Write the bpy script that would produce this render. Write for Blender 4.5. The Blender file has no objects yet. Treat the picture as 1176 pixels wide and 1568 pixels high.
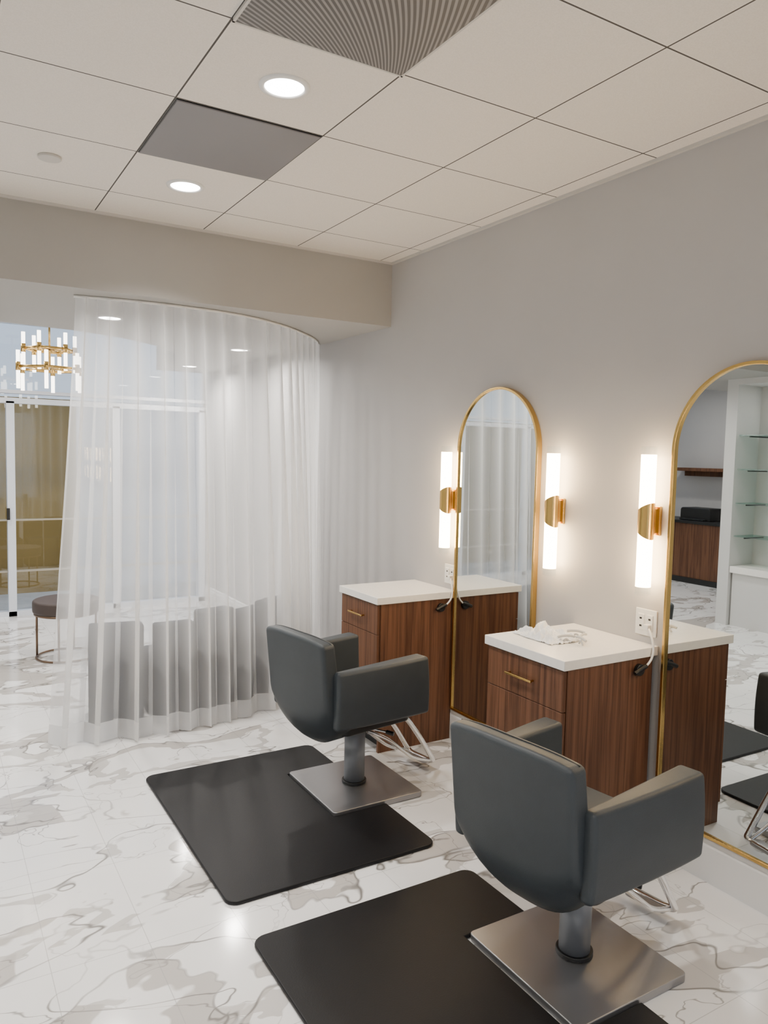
import bpy, bmesh, math, random
from mathutils import Vector, Matrix, noise
random.seed(4)
S=bpy.context.scene
COL=S.collection

# ---------------------------------------------------------------- materials
def new_mat(name):
    m=bpy.data.materials.new(name); m.use_nodes=True
    nt=m.node_tree; nt.nodes.clear()
    out=nt.nodes.new('ShaderNodeOutputMaterial')
    return m,nt,out
def N(nt,t,**kw):
    n=nt.nodes.new(t)
    for k,v in kw.items():
        if k.startswith('i_'):
            n.inputs[k[2:].replace('_',' ')].default_value=v
        else: setattr(n,k,v)
    return n
def pbr(name,col,rough=0.5,metal=0.0,bump=0.0,bscale=60,spec=0.5,coat=0,var=0.0,vscale=3):
    m,nt,out=new_mat(name)
    b=N(nt,'ShaderNodeBsdfPrincipled')
    b.inputs['Base Color'].default_value=(*col,1); b.inputs['Roughness'].default_value=rough
    b.inputs['Metallic'].default_value=metal; b.inputs['Specular IOR Level'].default_value=spec
    b.inputs['Coat Weight'].default_value=coat
    nt.links.new(b.outputs[0],out.inputs[0])
    tc=N(nt,'ShaderNodeTexCoord')
    if bump>0:
        no=N(nt,'ShaderNodeTexNoise'); no.inputs['Scale'].default_value=bscale; no.inputs['Detail'].default_value=4
        bp=N(nt,'ShaderNodeBump'); bp.inputs['Strength'].default_value=bump; bp.inputs['Distance'].default_value=0.01
        nt.links.new(tc.outputs['Object'],no.inputs['Vector']); nt.links.new(no.outputs['Fac'],bp.inputs['Height'])
        nt.links.new(bp.outputs[0],b.inputs['Normal'])
    if var>0:
        n2=N(nt,'ShaderNodeTexNoise'); n2.inputs['Scale'].default_value=vscale
        cr=N(nt,'ShaderNodeValToRGB')
        cr.color_ramp.elements[0].position=.3; cr.color_ramp.elements[1].position=.7
        cr.color_ramp.elements[0].color=(*[c*(1-var) for c in col],1); cr.color_ramp.elements[1].color=(*[min(1,c*(1+var)) for c in col],1)
        nt.links.new(tc.outputs['Object'],n2.inputs['Vector']); nt.links.new(n2.outputs['Fac'],cr.inputs[0]); nt.links.new(cr.outputs[0],b.inputs['Base Color'])
    return m
def emis(name,col,strength):
    m,nt,out=new_mat(name)
    e=N(nt,'ShaderNodeEmission'); e.inputs[0].default_value=(*col,1); e.inputs[1].default_value=strength
    nt.links.new(e.outputs[0],out.inputs[0]); return m

M_wall=pbr('wall_paint',(.475,.462,.455),.65,bump=.05,bscale=250,var=.015)
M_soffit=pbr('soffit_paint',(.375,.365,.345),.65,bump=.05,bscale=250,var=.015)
M_white=pbr('white_trim_paint',(.76,.755,.74),.4,bump=.02,bscale=80)
M_counter=pbr('white_quartz',(.88,.86,.82),.25,var=.02,vscale=40)
M_gold=pbr('brushed_brass',(.66,.43,.14),.24,metal=1,bump=.03,bscale=200)
M_steel=pbr('brushed_steel',(.36,.36,.37),.34,metal=.85,bump=.03,bscale=150)
M_col=pbr('satin_grey_metal',(.24,.255,.28),.4,metal=.4,bump=.02,bscale=100)
M_chrome=pbr('chrome',(.85,.85,.86),.1,metal=1,var=.01)
M_leather=pbr('slate_vinyl',(.038,.046,.053),.46,bump=.10,bscale=350,spec=.35,var=.05,vscale=12)
M_seatv=pbr('seat_vinyl',(.055,.063,.068),.48,bump=.10,bscale=350,spec=.35,var=.05,vscale=12)
M_mat=pbr('black_rubber_mat',(.0045,.0045,.0055),.48,bump=.06,bscale=180,spec=.28,var=.1,vscale=5)
M_black=pbr('black_plastic',(.01,.01,.01),.4,var=.05)
M_plastic=pbr('white_plastic',(.8,.8,.78),.35,var=.02)
M_cord=pbr('grey_cord',(.5,.5,.5),.5,var=.02)
M_bronze=pbr('bronze_metal',(.18,.12,.08),.35,metal=.9,var=.05)
M_brownseat=pbr('brown_upholstery',(.05,.035,.03),.6,bump=.1,var=.1)
M_greychair=pbr('grey_upholstery',(.016,.021,.032),.85,bump=.1,bscale=200,spec=.1,var=.08)
M_tan=pbr('tan_stucco',(.30,.19,.05),.8,bump=.2,bscale=40,var=.10,vscale=1.0)
M_pale=pbr('pale_exterior_stucco',(.72,.73,.76),.8,bump=.2,bscale=40,var=.04,vscale=1.0)
M_frame=pbr('white_aluminium',(.74,.78,.85),.35,metal=.1,var=.01)
M_rail=pbr('champagne_aluminium',(.42,.38,.30),.35,metal=.3,var=.02)
M_panel=pbr('return_panel_grey',(.20,.19,.20),.45,metal=.3,var=.05,vscale=2,bump=.05,bscale=300)
M_ceilplain=pbr('plain_ceiling',(.70,.70,.70),.8,bump=.04)
M_rim=pbr('diffuser_rim_paint',(.55,.53,.50),.6,bump=.02)
M_bag=pbr('thin_white_plastic',(.85,.85,.84),.3,bump=.2,bscale=30)
M_pave=pbr('pavement',(.45,.44,.42),.9,bump=.2,var=.1)
M_wallwhite=pbr('white_wall_paint',(.62,.62,.61),.6,bump=.05,bscale=200,var=.01)
M_down=emis('downlight_led',(1,.97,.92),28)
M_tubelit=emis('lit_glass_tube',(1,.70,.36),40)
M_chlit=emis('chandelier_glass',(1,.93,.82),8)

def mat_mirror():
    m,nt,out=new_mat('mirror_silver')
    g=N(nt,'ShaderNodeBsdfPrincipled'); g.inputs['Metallic'].default_value=1; g.inputs['Roughness'].default_value=.008
    g.inputs['Base Color'].default_value=(.68,.71,.71,1); nt.links.new(g.outputs[0],out.inputs[0]); return m
M_mirror=mat_mirror()
def mat_glass(name,col=(1,1,1),gl=.08):
    m,nt,out=new_mat(name)
    t=N(nt,'ShaderNodeBsdfTransparent'); t.inputs[0].default_value=(*col,1)
    g=N(nt,'ShaderNodeBsdfGlossy'); g.inputs['Roughness'].default_value=.02
    mx=N(nt,'ShaderNodeMixShader'); mx.inputs[0].default_value=gl
    nt.links.new(t.outputs[0],mx.inputs[1]); nt.links.new(g.outputs[0],mx.inputs[2]); nt.links.new(mx.outputs[0],out.inputs[0]); return m
M_glass=mat_glass('clear_glass',(.95,.98,1)); M_gshelf=mat_glass('green_shelf_glass',(.72,.86,.82),.2)

def math2(nt,op,a,b=None,clamp=False):
    n=N(nt,'ShaderNodeMath',operation=op); n.use_clamp=clamp
    for i,v in enumerate((a,b)):
        if v is None: continue
        if isinstance(v,(int,float)): n.inputs[i].default_value=v
        else: nt.links.new(v,n.inputs[i])
    return n.outputs[0]
def maprange(nt,v,a,b,c,d,smooth=True):
    n=N(nt,'ShaderNodeMapRange'); n.interpolation_type='SMOOTHSTEP' if smooth else 'LINEAR'
    nt.links.new(v,n.inputs[0])
    for i,x in zip((1,2,3,4),(a,b,c,d)): n.inputs[i].default_value=x
    return n.outputs[0]
def mixc(nt,f,a,b):
    n=N(nt,'ShaderNodeMix',data_type='RGBA')
    if isinstance(f,(int,float)): n.inputs[0].default_value=f
    else: nt.links.new(f,n.inputs[0])
    for i,v in ((6,a),(7,b)):
        if isinstance(v,tuple): n.inputs[i].default_value=(*v,1)
        else: nt.links.new(v,n.inputs[i])
    return n.outputs[2]
def brick(nt,vec,w,h,mortar,loc):
    mp=N(nt,'ShaderNodeMapping'); mp.inputs['Location'].default_value=loc
    nt.links.new(vec,mp.inputs['Vector'])
    b=N(nt,'ShaderNodeTexBrick'); b.offset=0; b.squash=1
    b.inputs['Scale'].default_value=1; b.inputs['Mortar Size'].default_value=mortar; b.inputs['Mortar Smooth'].default_value=.1
    b.inputs['Brick Width'].default_value=w; b.inputs['Row Height'].default_value=h
    nt.links.new(mp.outputs[0],b.inputs['Vector']); return b.outputs['Fac']
def mat_floor():
    m,nt,out=new_mat('marble_tile')
    tc=N(nt,'ShaderNodeTexCoord'); v=tc.outputs['Object']
    def nz(scale,det,dist,loc=(0,0,0),rot=0,sc=(1,1,1)):
        mp=N(nt,'ShaderNodeMapping'); mp.inputs['Location'].default_value=loc; mp.inputs['Rotation'].default_value=(0,0,rot); mp.inputs['Scale'].default_value=sc
        nt.links.new(v,mp.inputs['Vector'])
        n=N(nt,'ShaderNodeTexNoise'); n.inputs['Scale'].default_value=scale; n.inputs['Detail'].default_value=det; n.inputs['Distortion'].default_value=dist; n.inputs['Roughness'].default_value=.5
        nt.links.new(mp.outputs[0],n.inputs['Vector']); return n.outputs['Fac']
    a=nz(.85,4,.35,(3.1,1.2,0),.6,(1,1.9,1)); b=nz(1.3,2,.3,(7,2,0)); c=nz(1.15,4,.5,(1,5,0),-.5,(1,1.7,1)); d=nz(3,4,.5)
    f=nz(1.7,4,.5,(9,3,0),1.0,(1,1.6,1))
    def vein(x,c0,w): return maprange(nt,math2(nt,'ABSOLUTE',math2(nt,'SUBTRACT',x,c0)),0,w,1,0)
    v1=math2(nt,'MULTIPLY',vein(a,.5,.0065),maprange(nt,f,.40,.55,.5,1)); v2=math2(nt,'MULTIPLY',vein(c,.5,.0065),maprange(nt,b,.42,.56,.3,1))
    v3=math2(nt,'MULTIPLY',vein(f,.50,.006),math2(nt,'MULTIPLY',maprange(nt,b,.45,.56,0,1),.75))
    patch=math2(nt,'MULTIPLY',math2(nt,'MULTIPLY',maprange(nt,a,.5,.503,0,1),maprange(nt,a,.550,.557,1,0)),maprange(nt,b,.475,.483,0,1))
    patch2=math2(nt,'MULTIPLY',math2(nt,'MULTIPLY',maprange(nt,c,.5,.503,0,1),maprange(nt,c,.545,.552,1,0)),maprange(nt,f,.505,.512,0,1))
    col=mixc(nt,maprange(nt,d,.3,.7,0,.5),(.82,.815,.81),(.74,.74,.745))
    col=mixc(nt,math2(nt,'MULTIPLY',patch,.85),col,(.42,.395,.37))
    col=mixc(nt,math2(nt,'MULTIPLY',patch2,.75),col,(.45,.43,.41))
    vv=math2(nt,'MAXIMUM',v1,math2(nt,'MAXIMUM',v2,v3))
    col=mixc(nt,vv,col,(.19,.18,.17))
    g=brick(nt,v,.32,.60,.0014,(0,-.2,0))
    col=mixc(nt,math2(nt,'MULTIPLY',g,.6),col,(.34,.34,.34))
    p=N(nt,'ShaderNodeBsdfPrincipled'); nt.links.new(col,p.inputs['Base Color'])
    p.inputs['Roughness'].default_value=.11; p.inputs['Specular IOR Level'].default_value=.55
    bp=N(nt,'ShaderNodeBump'); bp.inputs['Strength'].default_value=.2; bp.inputs['Distance'].default_value=.002; bp.invert=True
    nt.links.new(g,bp.inputs['Height']); nt.links.new(bp.outputs[0],p.inputs['Normal'])
    nt.links.new(p.outputs[0],out.inputs[0]); return m
M_floor=mat_floor()
def mat_ceiling():
    m,nt,out=new_mat('ceiling_tile')
    tc=N(nt,'ShaderNodeTexCoord'); v=tc.outputs['Object']
    loc=(-(.819-.61*10),-(2.314-.61*20),0)
    g=brick(nt,v,.61,.61,.0035,loc); g2=brick(nt,v,.61,.61,.010,loc)
    n=N(nt,'ShaderNodeTexNoise'); n.inputs['Scale'].default_value=220; nt.links.new(v,n.inputs['Vector'])
    col=mixc(nt,maprange(nt,n.outputs['Fac'],.4,.6,0,1),(.74,.695,.64),(.78,.735,.68))
    col=mixc(nt,math2(nt,'MULTIPLY',g2,.25),col,(.85,.83,.80))
    col=mixc(nt,g,col,(.07,.065,.06))
    p=N(nt,'ShaderNodeBsdfPrincipled'); p.inputs['Roughness'].default_value=.85
    nt.links.new(col,p.inputs['Base Color'])
    bp=N(nt,'ShaderNodeBump'); bp.inputs['Strength'].default_value=.15; bp.inputs['Distance'].default_value=.002
    nt.links.new(n.outputs['Fac'],bp.inputs['Height']); nt.links.new(bp.outputs[0],p.inputs['Normal'])
    nt.links.new(p.outputs[0],out.inputs[0]); return m
M_ceil=mat_ceiling()
def mat_wood():
    m,nt,out=new_mat('walnut_veneer')
    tc=N(nt,'ShaderNodeTexCoord'); v=tc.outputs['Object']
    mp=N(nt,'ShaderNodeMapping'); mp.inputs['Scale'].default_value=(38,38,1.1); nt.links.new(v,mp.inputs['Vector'])
    n=N(nt,'ShaderNodeTexNoise'); n.inputs['Scale'].default_value=1.3; n.inputs['Detail'].default_value=5; n.inputs['Distortion'].default_value=.6
    nt.links.new(mp.outputs[0],n.inputs['Vector'])
    mp2=N(nt,'ShaderNodeMapping'); mp2.inputs['Scale'].default_value=(150,150,4); nt.links.new(v,mp2.inputs['Vector'])
    n2=N(nt,'ShaderNodeTexNoise'); n2.inputs['Scale'].default_value=1; nt.links.new(mp2.outputs[0],n2.inputs['Vector'])
    col=mixc(nt,maprange(nt,n.outputs['Fac'],.33,.66,0,1),(.074,.031,.016),(.160,.072,.038))
    col=mixc(nt,maprange(nt,n2.outputs['Fac'],.4,.7,0,.3),col,(.20,.10,.055))
    p=N(nt,'ShaderNodeBsdfPrincipled'); p.inputs['Roughness'].default_value=.45; p.inputs['Specular IOR Level'].default_value=.3
    nt.links.new(col,p.inputs['Base Color']); nt.links.new(p.outputs[0],out.inputs[0]); return m
M_wood=mat_wood()
def mat_curtain(name,tr,rng):
    m,nt,out=new_mat(name)
    at=N(nt,'ShaderNodeAttribute',attribute_name='dens')
    t=N(nt,'ShaderNodeBsdfTransparent'); t.inputs[0].default_value=(1,1,1,1)
    tl=N(nt,'ShaderNodeBsdfTranslucent'); tl.inputs[0].default_value=(.96,.96,.96,1)
    d=N(nt,'ShaderNodeBsdfDiffuse'); d.inputs[0].default_value=(.80,.80,.80,1)
    m1=N(nt,'ShaderNodeMixShader'); m1.inputs[0].default_value=.30
    nt.links.new(tl.outputs[0],m1.inputs[1]); nt.links.new(d.outputs[0],m1.inputs[2])
    m2=N(nt,'ShaderNodeMixShader')
    f=maprange(nt,at.outputs['Fac'],0,1,1-tr,min(1,1-tr+rng),False)
    nt.links.new(f,m2.inputs[0]); nt.links.new(t.outputs[0],m2.inputs[1]); nt.links.new(m1.outputs[0],m2.inputs[2])
    nt.links.new(m2.outputs[0],out.inputs[0]); return m
M_sheer=mat_curtain('sheer_voile',.70,.62); M_hem=mat_curtain('sheer_hem',.12,.12)
def mat_fan():
    m,nt,out=new_mat('perforated_diffuser')
    tc=N(nt,'ShaderNodeTexCoord'); sp=N(nt,'ShaderNodeSeparateXYZ'); nt.links.new(tc.outputs['Object'],sp.inputs[0])
    x=math2(nt,'SUBTRACT',sp.outputs[0],1.55); y=math2(nt,'SUBTRACT',sp.outputs[1],2.75)
    a=math2(nt,'ARCTAN2',y,x)
    r=math2(nt,'SQRT',math2(nt,'ADD',math2(nt,'MULTIPLY',x,x),math2(nt,'MULTIPLY',y,y)))
    s=math2(nt,'SINE',math2(nt,'MULTIPLY',math2(nt,'ADD',a,math2(nt,'MULTIPLY',r,.25)),300))
    f=maprange(nt,s,-.2,.5,0,1)
    col=mixc(nt,f,(.085,.08,.08),(.25,.24,.235))
    p=N(nt,'ShaderNodeBsdfPrincipled'); p.inputs['Roughness'].default_value=.5
    nt.links.new(col,p.inputs['Base Color']); nt.links.new(p.outputs[0],out.inputs[0]); return m
M_fan=mat_fan()

# ---------------------------------------------------------------- geometry helpers
def empty(name,loc=(0,0,0)):
    e=bpy.data.objects.new(name,None); e.empty_display_size=.1; COL.objects.link(e); e.location=loc; return e
def finish(name,bm,mat,parent=None,smooth=False,bevel=0,seg=3,M=None,ang=.6):
    bmesh.ops.recalc_face_normals(bm,faces=bm.faces)
    if M is not None: bm.transform(M)
    if smooth:
        for f in bm.faces: f.smooth=True
    me=bpy.data.meshes.new(name); bm.to_mesh(me); bm.free()
    o=bpy.data.objects.new(name,me); COL.objects.link(o); me.materials.append(mat)
    if bevel>0:
        b=o.modifiers.new('bevel','BEVEL'); b.width=bevel; b.segments=seg; b.limit_method='ANGLE'; b.angle_limit=ang
        for p in me.polygons: p.use_smooth=True
        w=o.modifiers.new('wn','WEIGHTED_NORMAL'); w.keep_sharp=True
    if parent is not None: o.parent=parent
    return o
def box(name,x0,x1,y0,y1,z0,z1,mat,parent=None,bevel=0,seg=3,M=None):
    bm=bmesh.new()
    r=bmesh.ops.create_cube(bm,size=1)
    for v in bm.verts:
        v.co=Vector(((x0+x1)/2+v.co.x*(x1-x0),(y0+y1)/2+v.co.y*(y1-y0),(z0+z1)/2+v.co.z*(z1-z0)))
    return finish(name,bm,mat,parent,bevel=bevel,seg=seg,M=M)
def cyl(name,p0,p1,r,mat,parent=None,seg=32,r2=None,bevel=0,M=None):
    p0=Vector(p0);p1=Vector(p1); d=p1-p0
    bm=bmesh.new(); bmesh.ops.create_cone(bm,cap_ends=True,segments=seg,radius1=r,radius2=r if r2 is None else r2,depth=d.length)
    q=d.to_track_quat('Z','Y').to_matrix().to_4x4()
    bm.transform(Matrix.Translation((p0+p1)/2)@q)
    for f in bm.faces:
        if len(f.verts)==4: f.smooth=True
    return finish(name,bm,mat,parent,bevel=bevel,M=M)
def tube(name,pts,r,mat,parent=None,M=None,smooth=True,cyclic=False):
    cu=bpy.data.curves.new(name,'CURVE'); cu.dimensions='3D'; cu.bevel_depth=r; cu.bevel_resolution=5; cu.use_fill_caps=True; cu.resolution_u=10
    sp=cu.splines.new('NURBS' if smooth else 'POLY'); sp.points.add(len(pts)-1)
    for p,q in zip(sp.points,pts):
        v=Vector(q)
        if M is not None: v=M@v
        p.co=(*v,1)
    sp.use_cyclic_u=cyclic
    if smooth: sp.order_u=3; sp.use_endpoint_u=not cyclic
    cu.materials.append(mat)
    o=bpy.data.objects.new(name,cu); COL.objects.link(o)
    if parent is not None: o.parent=parent
    return o
def prism(name,pts,axis,a,b,mat,parent=None,bevel=0,seg=3,M=None,smooth=False):
    def P(p,t): return {'x':(t,p[0],p[1]),'y':(p[0],t,p[1]),'z':(p[0],p[1],t)}[axis]
    bm=bmesh.new()
    A=[bm.verts.new(P(p,a)) for p in pts]; B=[bm.verts.new(P(p,b)) for p in pts]
    bm.faces.new(A); bm.faces.new(B[::-1]); n=len(pts)
    for i in range(n): bm.faces.new((A[i],B[i],B[(i+1)%n],A[(i+1)%n]))
    return finish(name,bm,mat,parent,bevel=bevel,seg=seg,M=M)
def rrect(x0,x1,y0,y1,rs,n=6):
    out=[]
    for (cx,cy,sx,sy,a0),r in zip(((x0,y0,1,1,180),(x1,y0,-1,1,270),(x1,y1,-1,-1,0),(x0,y1,1,-1,90)),rs):
        if r<=0: out.append((cx,cy)); continue
        for i in range(n+1):
            a=math.radians(a0+90*i/n); out.append((cx+sx*r+r*math.cos(a),cy+sy*r+r*math.sin(a)))
    return out
def slab(name,fa,fb,nu,nv,mat,parent,bevel=0,M=None,seg=4):
    bm=bmesh.new()
    A=[[bm.verts.new(fa(i/nu,j/nv)) for j in range(nv+1)] for i in range(nu+1)]
    B=[[bm.verts.new(fb(i/nu,j/nv)) for j in range(nv+1)] for i in range(nu+1)]
    for G in (A,B):
        for i in range(nu):
            for j in range(nv): bm.faces.new((G[i][j],G[i+1][j],G[i+1][j+1],G[i][j+1]))
    for i in range(nu):
        bm.faces.new((A[i][0],A[i+1][0],B[i+1][0],B[i][0])); bm.faces.new((A[i][nv],A[i+1][nv],B[i+1][nv],B[i][nv]))
    for j in range(nv):
        bm.faces.new((A[0][j],A[0][j+1],B[0][j+1],B[0][j])); bm.faces.new((A[nu][j],A[nu][j+1],B[nu][j+1],B[nu][j]))
    return finish(name,bm,mat,parent,bevel=bevel,seg=seg,M=M,ang=.9)

# ---------------------------------------------------------------- room
XR=2.755; YS=4.53; ZC=3.048; ZS=2.62; YB=8.6; XL=-1.8; YF=-3.0; XLL=-4.8; YC=5.20
box('floor',XLL-.1,XR+.1,YF-.1,YB+.1,-.1,0,M_floor)
box('wall_right',XR,XR+.12,YF,YB+.1,0,ZC+.1,M_wall)
box('ceiling',XL-.35,XR,YF,YS+.02,ZC,ZC+.08,M_ceil)
box('ceiling_lounge',XLL,XR,YS+.02,YB+.1,ZC+.02,ZC+.1,M_ceilplain)
so=[(XLL,YS),(XR,YS),(XR,YB-.07),(2.18,YB-.07),(2.15,7.9),(2.08,7.35),(1.95,6.95),(1.7,6.6),(1.35,6.32),(.95,6.15),(.5,6.08),(0,6.05),(XLL,6.05)]
prism('wall_soffit',so,'z',ZS,ZC+.02,M_soffit)
T=.42
box('wall_left',XL-T,XL,YF,2.9,0,2.56,M_wallwhite)
box('wall_left_upper',XL-T,XL,YF,YC,2.56,ZC,M_wallwhite)
box('wall_left_column',XL-T,XL,YC-.13,YC,0,2.56,M_wallwhite)
box('wall_left_niche',XL-T,XL-T+.03,2.9,YC-.13,0,2.56,M_wallwhite)
e=empty('wall_front')  # wide opening put into this unseen wall to let in soft fill
box('sill',XL-T,XR,YF-.12,YF,0,.5,M_wall,e); box('head',XL-T,XR,YF-.12,YF,2.6,ZC,M_wall,e)
box('pier_a',XL-T,-1.3,YF-.12,YF,.5,2.6,M_wall,e); box('pier_b',2.3,XR,YF-.12,YF,.5,2.6,M_wall,e)
e=empty('fill_window')  # unseen window added behind the camera so world light fills the room
for i,x in enumerate((-1.3,-.1,1.1,2.26)): box('mullion_%d'%i,x,x+.04,YF-.08,YF-.03,.5,2.6,M_frame,e)
box('rail_low',-1.3,2.3,YF-.08,YF-.03,.5,.54,M_frame,e); box('rail_top',-1.3,2.3,YF-.08,YF-.03,2.56,2.6,M_frame,e)
box('wall_reception_left',XLL-.1,XLL,YC,YB+.1,0,ZC+.1,M_wall)
box('wall_reception_front',XLL,XL-T,YC-.1,YC,0,ZC+.02,M_wall)
e=empty('window_2')
for i,x in enumerate((-4.75,-3.5,-2.2,-1.0,-.35,.69,1.72,2.67)):
    box('mullion_%d'%i,x,x+.075,YB-.05,YB+.05,0,2.2,M_frame,e)
box('header',XLL,XR,YB-.05,YB+.05,2.18,2.235,M_frame,e); box('header_upper',XLL,XR,YB-.05,YB+.05,2.28,2.315,M_frame,e)
box('top_rail',XLL,XR,YB-.05,YB+.05,2.98,ZC+.02,M_frame,e)
box('bottom_rail',XLL,XR,YB-.05,YB+.05,0,.05,M_frame,e)
box('mid_rail',XLL,XR,YB-.03,YB+.03,.985,1.0,M_rail,e); box('low_rail',XLL,XR,YB-.03,YB+.03,.455,.47,M_rail,e)
box('glass',XLL,XR,YB-.006,YB+.006,.05,2.98,M_glass,e)
box('door_pull',.68,.71,YB-.09,YB-.06,1.0,1.12,M_black,e,bevel=.005)
box('exterior_ground',-9,7,YB+.1,16,-.12,-.02,M_pave)
prism('exterior_wall_tan',[(-6,-.02),(1.58,-.02),(1.58,2.33),(-6,2.33)],'y',10.0,10.25,M_tan)
prism('exterior_wall_pale',[(1.58,-.02),(5.5,-.02),(5.5,2.33),(1.58,2.33)],'y',10.0,10.25,M_pale)
def baseb(name,y0,y1):
    pr=[(XR,0),(XR-.018,0),(XR-.018,.15),(XR-.012,.158),(XR-.012,.178),(XR-.006,.186),(XR,.19)]
    prism(name,pr,'y',y0,y1,M_white)
baseb('baseboard_right',YF,YB-.06)
box('trim_1',XR-.02,XR,YF,YS,ZC-.012,ZC,M_rim)
box('trim_2',XL,XR-.02,YS-.02,YS,ZC-.012,ZC,M_rim)

def downlight(x,y,z,power,r=.07,spread=120,glow=None):
    e=empty('recessed_downlight')
    bm=bmesh.new(); n=40
    prof=[(r+.022,z),(r+.020,z-.006),(r+.004,z-.008),(r,z-.002)]
    rings=[[bm.verts.new((x+a*math.cos(2*math.pi*i/n),y+a*math.sin(2*math.pi*i/n),b)) for i in range(n)] for a,b in prof]
    for k in range(3):
        for i in range(n): bm.faces.new((rings[k][i],rings[k][(i+1)%n],rings[k+1][(i+1)%n],rings[k+1][i]))
    finish('trim_ring',bm,M_white,e,smooth=True)
    cyl('lens',(x,y,z-.004),(x,y,z-.001),r,M_down,e,40)
    l=bpy.data.lights.new('lamp','AREA'); l.shape='DISK'; l.size=2*r; l.energy=power; l.color=(1,.95,.885); l.spread=math.radians(spread)
    o=bpy.data.objects.new('lamp',l); COL.objects.link(o); o.location=(x,y,z-.02); o.parent=e
for x,y in ((1.124,2.62),(1.124,3.84),(1.124,.18),(-.706,2.62),(-.706,.18),(-.706,3.84),(1.124,-1.65),(-.706,-1.65)):
    downlight(x,y,ZC,17,spread=126)
for x,y in ((1.07,5.4),(2.33,6.34),(2.36,7.9),(-.9,5.4),(-3,5.4)):
    downlight(x,y,ZS,36 if x>0 else 18,spread=168)
for x,y in ((.2,7.4),(-1.6,7.4),(-3.6,7.2)):
    downlight(x,y,ZC+.02,24,spread=160)
e=empty('perforated_air_diffuser')
box('face',.826,1.422,1.711,2.307,ZC-.010,ZC,M_fan,e,bevel=.002)
for i,(a,b,c,d) in enumerate(((.819,1.429,1.704,1.712),(.819,1.429,2.306,2.314),(.819,.827,1.704,2.314),(1.421,1.429,1.704,2.314))):
    box('rim_%d'%i,a,b,c,d,ZC-.011,ZC,M_rim,e)
e=empty('return_air_panel')
box('face',.826,1.422,2.931,3.527,ZC-.008,ZC,M_panel,e,bevel=.003)
box('rim',.823,1.425,2.928,3.530,ZC-.004,ZC,M_black,e)
e=empty('sprinkler_cover')
cyl('disc',(.50,3.82,ZC-.012),(.50,3.82,ZC),.05,M_rim,e,40,bevel=.003)

# ---------------------------------------------------------------- curtain
ctrl=[(.74,4.735),(1.1,4.67),(1.48,4.67),(1.80,4.74),(2.11,4.91),(2.39,5.15),(2.58,5.36),(2.715,5.58)]
def catmull(P,n=60):
    out=[];Q=[Vector(P[0])*2-Vector(P[1])]+[Vector(p) for p in P]+[Vector(P[-1])*2-Vector(P[-2])]
    for i in range(1,len(Q)-2):
        for k in range(n):
            t=k/n; a,b,c,d=Q[i-1],Q[i],Q[i+1],Q[i+2]
            out.append(.5*((2*b)+(c-a)*t+(2*a-5*b+4*c-d)*t*t+(3*b-a-3*c+d)*t**3))
    out.append(Q[-2]); return out
path=catmull([Vector(c) for c in ctrl])
L=[0]
for a,b in zip(path,path[1:]): L.append(L[-1]+(b-a).length)
def at(s):
    s=max(0,min(L[-1],s)); lo=0;hi=len(L)-1
    while hi-lo>1:
        m=(lo+hi)//2
        if L[m]<=s: lo=m
        else: hi=m
    t=(s-L[lo])/(L[hi]-L[lo]); p=path[lo].lerp(path[hi],t); d=(path[hi]-path[lo]).normalized(); return p,d
def curtain():
    e=empty('sheer_curtain')
    NS=720; zs=[2.605,2.57,2.53,2.4,2.2,2.0,1.75,1.5,1.25,1.0,.75,.5,.3,.125,.123,.012]
    for part,(k0,k1),mat in (('voile',(0,13),M_sheer),('hem',(13,15),M_hem)):
        bm=bmesh.new(); dl=bm.verts.layers.float.new('dens'); rows=[]
        for k in range(k0,k1+1):
            z=zs[k]; h=1-z/2.605; row=[]
            for i in range(NS+1):
                s=L[-1]*i/NS; p,d=at(s); nrm=Vector((-d.y,d.x))
                ph=2*math.pi*s/.135+1.7*math.sin(s*3.1)+1.3*math.sin(s*7.3+1)+h*1.2*math.sin(s*4.3+2)
                A=.018+.038*min(1,h*1.6)
                A*=.75+.35*math.sin(s*5.1+.6)
                w=math.sin(ph)
                off=A*(w+.25*math.sin(2*ph+.7+h*2))+.010*math.sin(ph*2.7+3*h)*h
                fwd=-.11*h*min(1,max(0,(L[-1]-s)/1.2))
                q=p+nrm*(off+fwd)
                q=q-d*(.13*h**1.2*math.exp(-s/.35)) + d*(A*.60*math.sin(2*ph))
                q.x=min(q.x,XR-.022)
                v=bm.verts.new((q.x,q.y,z)); v[dl]=max(0,.5-.5*w)**2.6*.9+.10*(.5+.5*math.sin(s*9+1)); row.append(v)
            rows.append(row)
        for a,b in zip(rows,rows[1:]):
            for i in range(NS): bm.faces.new((a[i],a[i+1],b[i+1],b[i]))
        finish(part,bm,mat,e,smooth=True)
    tube('track',[(p.x,p.y,2.611) for p in path[::12]]+[(path[-1].x,path[-1].y,2.611)],.008,M_white,e)
curtain()

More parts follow.
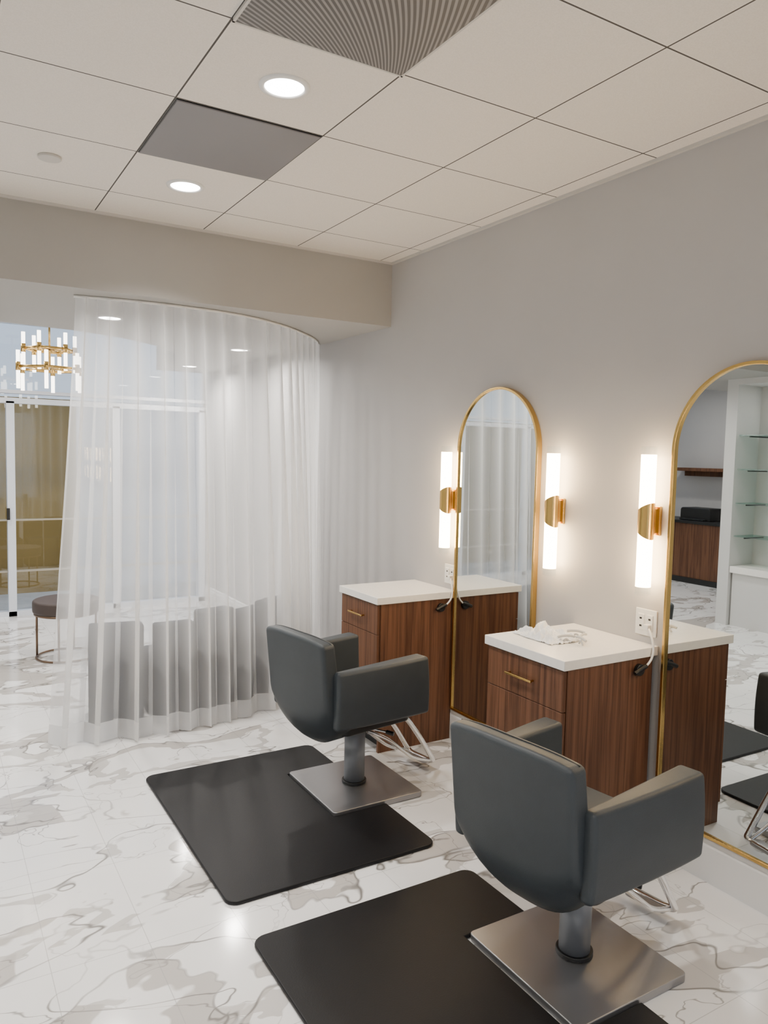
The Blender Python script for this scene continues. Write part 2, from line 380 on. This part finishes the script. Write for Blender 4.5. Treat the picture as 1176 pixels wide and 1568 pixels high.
def banquette():
    e=empty('curved_banquette_sofa')
    s=.06; k=0
    for wd,ht,gap in ((.34,.66,.07),(.28,.64,.02),(.29,.70,.05),(.28,.66,.02),(.29,.68,.06),(.27,.66,.02),(.25,.68,.03),(.25,.66,.03)):
        if s+wd>L[-1]-.12: break
        def f(off):
            def g(i,j,off=off,s=s,wd=wd,ht=ht):
                p,d=at(s+wd*i); n=Vector((-d.y,d.x)); q=p+n*off; return Vector((q.x,q.y,.0+ht*j))
            return g
        slab('seat_back_%d'%k,f(.085),f(.20),8,6,M_greychair,e,bevel=.02)
        def f2(off):
            def g(i,j,off=off,s=s,wd=wd):
                p,d=at(s+wd*i); n=Vector((-d.y,d.x)); q=p+n*off; return Vector((q.x,q.y,.0+.42*j))
            return g
        slab('seat_%d'%k,f2(.202),f2(.50),8,4,M_greychair,e,bevel=.02)
        s+=wd+gap; k+=1
banquette()

# ---------------------------------------------------------------- mirrors
def arch(cy,w,z0,zt,n=40,inset=0):
    r=w/2-inset; zc=zt-w/2
    pts=[(cy-r,z0+inset),(cy+r,z0+inset)]
    for i in range(n+1):
        a=math.pi*i/n; pts.append((cy+r*math.cos(a),zc+r*math.sin(a)))
    return pts
def mirror(cy,w=.70,z0=.192,zt=2.13,rot=0):
    e=empty('arched_mirror')
    O=arch(cy,w,z0,zt); I=arch(cy,w,z0,zt,inset=.014)
    bm=bmesh.new(); xa,xb=XR-.002,XR-.034
    r=[[bm.verts.new((x,*p)) for p in P] for x,P in ((xa,O),(xb,O),(xb,I),(xa,I))]
    n=len(O)
    for k in range(4):
        A=r[k];B=r[(k+1)%4]
        for i in range(n): bm.faces.new((A[i],A[(i+1)%n],B[(i+1)%n],B[i]))
    finish('brass_frame',bm,M_gold,e,bevel=.002,seg=2)
    c=Vector((XR-.016,cy,0))
    prism('mirror_glass',arch(cy,w,z0,zt,inset=.012),'x',XR-.024,XR-.008,M_mirror,e,M=Matrix.Translation(c)@Matrix.Rotation(math.radians(rot),4,'Z')@Matrix.Translation(-c))
mirror(3.33); mirror(1.80,rot=-.55)

# ---------------------------------------------------------------- sconces
def sconce(y):
    e=empty('tube_sconce'); x=XR-.062; zc=1.475; r=.033
    box('backplate',XR-.016,XR,y-.034,y+.034,zc-.065,zc+.065,M_gold,e,bevel=.003)
    box('arm',x+.01,XR-.01,y-.022,y+.022,zc-.055,zc+.055,M_gold,e,bevel=.003)
    bm=bmesh.new(); bmesh.ops.create_cone(bm,cap_ends=True,segments=40,radius1=r+.003,radius2=r+.003,depth=.124)
    for v in bm.verts:
        k=-v.co.y/r*.018; v.co.z+= k if v.co.z>0 else -k
    bm.transform(Matrix.Translation((x,y,zc)))
    finish('slant_cut_holder',bm,M_gold,e,bevel=.002)
    for s,nm in ((1,'upper'),(-1,'lower')):
        cyl(nm+'_lit_tube',(x,y,zc+s*.04),(x,y,zc+s*.29),r,M_tubelit,e,32)
        bm=bmesh.new(); bmesh.ops.create_cone(bm,cap_ends=False,segments=32,radius1=r,radius2=r,depth=.035)
        bm.transform(Matrix.Translation((x,y,zc+s*.3085))); finish(nm+'_glass_end',bm,M_glass,e,smooth=True)
for y in (3.745,2.83,2.242,1.35): sconce(y)

# ---------------------------------------------------------------- vanities
def vanity(y0,y1):
    e=empty('vanity_cabinet'); x0=2.20
    box('countertop',x0-.01,XR-.001,y0-.012,y1+.012,.880,.922,M_counter,e,bevel=.003)
    cx=x0+.022
    box('carcass',cx,XR-.02,y0+.004,y1-.004,.09,.880,M_wood,e,bevel=.0015)
    box('toe_kick',cx+.06,XR-.02,y0+.01,y1-.01,0,.09,M_black,e)
    box('side_panel_near',cx-.0,XR-.02,y0,y0+.018,0,.88,M_wood,e,bevel=.001)
    box('side_panel_far',cx-.0,XR-.02,y1-.018,y1,0,.88,M_wood,e,bevel=.001)
    box('drawer_front',cx-.02,cx-.001,y0+.004,y1-.004,.702,.874,M_wood,e,bevel=.002)
    box('door_panel',cx-.02,cx-.001,y0+.004,y1-.004,.095,.699,M_wood,e,bevel=.002)
    ym=(y0+y1)/2+.01; h=.085; z=.79
    box('handle_bar',cx-.047,cx-.037,ym-h,ym+h,z-.005,z+.005,M_gold,e,bevel=.002)
    for s in (-1,1): box('handle_post_%d'%s,cx-.04,cx-.018,ym+s*(h-.012)-.004,ym+s*(h-.012)+.004,z-.004,z+.004,M_gold,e)
    cyl('grommet_holder',(2.64,y0-.020,.83),(2.64,y0,.83),.026,M_black,e,28,bevel=.004)
    tube('dryer_nozzle',[(2.60,y0-.02,.82),(2.63,y0-.022,.835),(2.67,y0-.02,.845)],.010,M_black,e)
    o=empty('electrical_outlet'); oy=y0+.058
    box('plate',XR-.007,XR,oy-.058,oy+.058,.955,1.075,M_plastic,o,bevel=.003)
    for s in (-1,1):
        box('socket_%d'%s,XR-.012,XR-.006,oy+s*.024-.017,oy+s*.024+.017,.978,1.052,M_plastic,o,bevel=.003)
        for zz in (.998,1.032): box('slot_%d_%d'%(s,int(zz*1000)),XR-.013,XR-.0115,oy+s*.024-.006,oy+s*.024+.006,zz-.004,zz+.004,M_black,o)
    tube('cord',[(2.66,y0-.02,.84),(2.69,y0-.024,.86),(2.71,y0-.024,.90),(2.715,y0-.012,.95),(2.722,y0+.012,.99),(XR-.02,oy-.02,1.0)],.005,M_plastic,e)
    box('plug',XR-.035,XR-.01,oy-.036,oy-.008,.985,1.012,M_plastic,o,bevel=.004)
vanity(2.205,2.695); vanity(3.695,4.14)

e=empty('crumpled_plastic_bag')
bm=bmesh.new(); n=46
vs=[[None]*(n+1) for _ in range(n+1)]
for i in range(n+1):
    for j in range(n+1):
        u=i/n*2-1; v=j/n*2-1; r=max(abs(u),abs(v))
        x=2.42+u*.095+.012*noise.noise(Vector((u*2,v*2,3))); y=2.54+v*.13+.014*noise.noise(Vector((u*2,v*2,9)))
        h=.026*(1-r**3)*(.5+abs(noise.noise(Vector((u*2.6,v*2.6,1))))*3)+.014*abs(noise.noise(Vector((u*7,v*7,4))))
        if u>.2 and v>.45: h+=.03*(u-.2)*(v-.45)*3
        vs[i][j]=bm.verts.new((x,y,.9235+max(0,h)))
for i in range(n):
    for j in range(n): bm.faces.new((vs[i][j],vs[i+1][j],vs[i+1][j+1],vs[i][j+1]))
finish('bag_film',bm,M_bag,e,smooth=False)
e=empty('hair_clips')
for k,(x,y,a) in enumerate(((2.50,2.40,.4),(2.45,2.36,1.3),(2.53,2.47,2.2),(2.42,2.42,2.8))):
    d=Vector((math.cos(a),math.sin(a),0))*.04; c=Vector((x,y,.950))
    tube('clip_%d'%k,[c-d,c+Vector((0,0,.012)),c+d],.006,M_cord,e)
    tube('clip_spring_%d'%k,[c-d*.4+Vector((0,0,-.024)),c+Vector((0,0,.004)),c+d*.4+Vector((0,0,-.024))],.004,M_cord,e)

# ---------------------------------------------------------------- salon chairs
def chair(cx,cy,ang):
    e=empty('salon_chair',(cx,cy,0))
    R=Matrix.Rotation(ang,4,'Z')
    U=R@Matrix.Translation((-.068,0,0))
    prism('base_plate',rrect(-.255,.255,-.268,.268,[.02]*4),'z',.002,.030,M_steel,e,bevel=.004)
    cyl('column_ring',(0,0,.030),(0,0,.046),.064,M_black,e,48,bevel=.003)
    cyl('column',(0,0,.040),(0,0,.37),.054,M_col,e,48)
    cyl('column_cap',(0,0,.35),(0,0,.39),.075,M_black,e,40)
    hw=.252
    def bz(u,v):
        a=abs(u); zb=.330+.115*a**3.2; zt=.878-.020*a**3; return zb*(1-v)+zt*v
    def bx(u,v): return -.285-.045*v-.020*(1-u*u)+ (.085*(1-v/.30)**2 if v<.30 else 0)
    def fa(i,j): u=i*2-1; return Vector((bx(u,j),u*hw,bz(u,j)))
    def fb(i,j):
        u=i*2-1; th=.100-.02*j; p=fa(i,j); return Vector((p.x+th,p.y*.985,p.z))
    slab('backrest',fa,fb,20,20,M_leather,e,bevel=.024,M=U,seg=5)
    pts=[]
    for k in range(0,41):
        t=k/40; p=fb(t,1); pts.append((p.x-.026,p.y*.965,p.z+.001))
    tube('back_seam',pts,.0022,M_black,e,M=U)
    for s,nm in ((-1,'near'),(1,'far')):
        y0,y1=(s*.236,s*.330)
        def aa(i,j,y=y0):
            x=-.258+.533*i; zb=.442+.002*i; zt=.724+.012*i; return Vector((x+.012*(1-j)*i,y,zb*(1-j)+zt*j))
        def ab(i,j,y=y1):
            p=aa(i,j,y); p.y=y+s*.008*math.sin(math.pi*j)-s*.050*(1-i)**1.6; return p
        slab('armrest_'+nm,aa,ab,12,8,M_leather,e,bevel=.018,M=U,seg=5)
        pts=[]
        for k in range(13):
            t=.03+.94*k/12; p=ab(t,1); pts.append((p.x,p.y-s*.004,p.z-.018))
        tube('arm_seam_'+nm,pts,.0016,M_black,e,M=U)
    prism('seat_cushion',rrect(-.20,.275,-.234,.234,[.03,.05,.05,.03]),'z',.425,.535,M_seatv,e,bevel=.028,seg=5,M=U)
    prism('seat_pan',rrect(-.18,.26,-.23,.23,[.05]*4),'z',.385,.43,M_black,e,bevel=.008,M=U)
    w=.105
    tube('footrest_loop',[(.16,-w,.40),(.23,-w,.385),(.35,-w,.24),(.455,-w,.085),(.475,-w,.058),(.465,-w*.6,.052),(.465,0,.052),(.465,w*.6,.052),(.475,w,.058),(.455,w,.085),(.35,w,.24),(.23,w,.385),(.16,w,.40)],.014,M_chrome,e,M=R)
    tube('footrest_brace',[(.045,-.05,.30),(.12,-.09,.275),(.22,-.105,.19),(.34,-.10,.095),(.46,-.09,.060)],.010,M_chrome,e,M=R)
    tube('footrest_brace_far',[(.045,.05,.30),(.12,.09,.275),(.22,.105,.19),(.34,.10,.095),(.46,.09,.060)],.010,M_chrome,e,M=R)
    prism('foot_pad',rrect(.42,.485,-.085,.085,[.02]*4),'z',.046,.060,M_steel,e,bevel=.003,M=R)
    tube('pump_lever',[(.03,-.05,.325),(.07,-.10,.32),(.10,-.15,.315)],.006,M_chrome,e,M=R)
    cyl('lever_knob',(.095,-.14,.316),(.112,-.18,.312),.011,M_black,e,20,bevel=.003,M=R)
chair(1.885,3.37,math.radians(9)); chair(1.895,1.797,math.radians(8))

def mat_(y0,y1,n0,n1):
    x0,x1,xn=.95,1.92,1.628; r=.05
    pts=[]
    def arc(cx,cy,a0,r=r,n=6):
        for i in range(n+1):
            a=math.radians(a0+90*i/n); pts.append((cx+r*math.cos(a),cy+r*math.sin(a)))
    arc(x0+r,y0+r,180); arc(x1-r,y0+r,270)
    pts.append((x1,n0)); pts.append((xn,n0)); pts.append((xn,n1)); pts.append((x1,n1))
    arc(x1-r,y1-r,0); arc(x0+r,y1-r,90)
    prism('anti_fatigue_mat',pts,'z',.0,.017,M_mat,None,bevel=.006)
mat_(2.66,3.975,3.10,3.64); mat_(1.12,2.43,1.527,2.067)

# ---------------------------------------------------------------- lounge things
e=empty('round_side_stool',(.97,6.70,0))
cyl('cushion',(0,0,.385),(0,0,.49),.26,M_brownseat,e,48,bevel=.02)
cyl('rim',(0,0,.37),(0,0,.387),.25,M_bronze,e,48)
for k in range(4):
    a=2.75+k*math.pi/2; c,s=math.cos(a)*.235,math.sin(a)*.235
    cyl('leg_%d'%k,(c,s,.0),(c,s,.375),.009,M_bronze,e,12)
tube('foot_ring',[(.235*math.cos(2*math.pi*k/24),.235*math.sin(2*math.pi*k/24),.012) for k in range(24)],.008,M_bronze,e,cyclic=True)

e=empty('tube_chandelier',(.90,7.0,0))
cyl('rod',(0,0,2.42),(0,0,ZC+.02),.008,M_gold,e,12); cyl('canopy',(0,0,ZC),(0,0,ZC+.02),.07,M_gold,e,32)
for k,(z,r) in enumerate(((2.56,.20),(2.40,.26))):
    n=6
    tube('ring_%d'%k,[(r*math.cos(2*math.pi*i/n+.3*k),r*math.sin(2*math.pi*i/n+.3*k),z) for i in range(n)],.012,M_gold,e,smooth=False,cyclic=True)
    for i in range(n):
        a=2*math.pi*i/n+.3*k; x,y=r*math.cos(a),r*math.sin(a)
        cyl('arm_%d_%d'%(k,i),(0,0,z),(x,y,z),.006,M_gold,e,8)
        cyl('cup_%d_%d'%(k,i),(x,y,z-.035),(x,y,z+.035),.019,M_gold,e,16)
        cyl('glass_up_%d_%d'%(k,i),(x,y,z+.035),(x,y,z+.13),.015,M_chlit,e,16)
        cyl('glass_dn_%d_%d'%(k,i),(x,y,z-.18),(x,y,z-.035),.015,M_chlit,e,16)

NY=YC-.14
e=empty('glass_shelf_display')
for i,z in enumerate((.96,1.31,1.67,2.03)):
    box('shelf_%d'%i,XL-.36,XL-.04,2.92,NY,z-.006,z+.006,M_gshelf,e)
    for y in (3.1,3.85,4.6,4.95): box('bracket_%d_%d'%(i,int(y*10)),XL-.385,XL-.06,y-.006,y+.006,z-.02,z-.007,M_black,e)
e=empty('display_counter')
box('top',XL-.38,XL-.002,2.92,NY,.57,.64,M_counter,e,bevel=.003)
box('base',XL-.37,XL-.04,2.93,NY-.01,0,.57,M_wallwhite,e)
l=bpy.data.lights.new('niche_light','AREA'); l.shape='RECTANGLE'; l.size=1.6; l.size_y=.05; l.energy=8; l.color=(1,.97,.92)
o=bpy.data.objects.new('niche_strip_light',l); COL.objects.link(o); o.location=(XL-.2,3.95,2.54); o.rotation_euler=(0,0,math.pi/2)
e=empty('reception_desk')
box('body',-4.3,-3.8,5.9,8.0,0,.86,M_wood,e,bevel=.004); box('top',-4.34,-3.76,5.86,8.04,.86,.90,M_black,e,bevel=.004); box('kick',-3.8,-3.79,5.95,7.95,.0,.08,M_black,e)
e=empty('floating_wall_shelf')
box('board',XLL,XLL+.28,5.6,8.1,1.60,1.65,M_wood,e,bevel=.003); box('cleat',XLL,XLL+.03,5.65,8.05,1.52,1.60,M_wood,e)
e=empty('desktop_printer')
prism('body',rrect(6.9,7.4,.90,1.08,[.01,.01,.04,.04]),'x',-4.2,-3.9,M_black,e,bevel=.01)
box('paper_tray',-3.9,-3.82,6.95,7.35,.905,.925,M_black,e,bevel=.004)

# ---------------------------------------------------------------- world
w=bpy.data.worlds.new('World'); S.world=w; w.use_nodes=True
nt=w.node_tree; nt.nodes.clear()
o=nt.nodes.new('ShaderNodeOutputWorld'); bg=nt.nodes.new('ShaderNodeBackground')
tc=nt.nodes.new('ShaderNodeTexCoord'); sp=nt.nodes.new('ShaderNodeSeparateXYZ'); cr=nt.nodes.new('ShaderNodeValToRGB')
nt.links.new(tc.outputs['Generated'],sp.inputs[0]); nt.links.new(sp.outputs[2],cr.inputs[0])
cr.color_ramp.elements[0].position=0; cr.color_ramp.elements[0].color=(.82,.9,1,1)
cr.color_ramp.elements[1].position=.5; cr.color_ramp.elements[1].color=(.42,.62,1,1)
nt.links.new(cr.outputs[0],bg.inputs[0]); bg.inputs[1].default_value=1.2; nt.links.new(bg.outputs[0],o.inputs[0])

# ---------------------------------------------------------------- camera
X=Vector((1932,44,-1161)).normalized(); Y=Vector((-700,102,-1161)); Y=(Y-X*Y.dot(X)).normalized(); Z=X.cross(Y)
cam=bpy.data.cameras.new('camera'); co=bpy.data.objects.new('camera',cam); COL.objects.link(co)
Rm=Matrix((X,Y,Z)).to_4x4(); co.matrix_world=Matrix.Translation((0,0,1.736))@Rm
cam.sensor_fit='VERTICAL'; cam.sensor_height=24; cam.lens=24*1161/1568; cam.clip_start=.05; cam.clip_end=200
S.camera=co
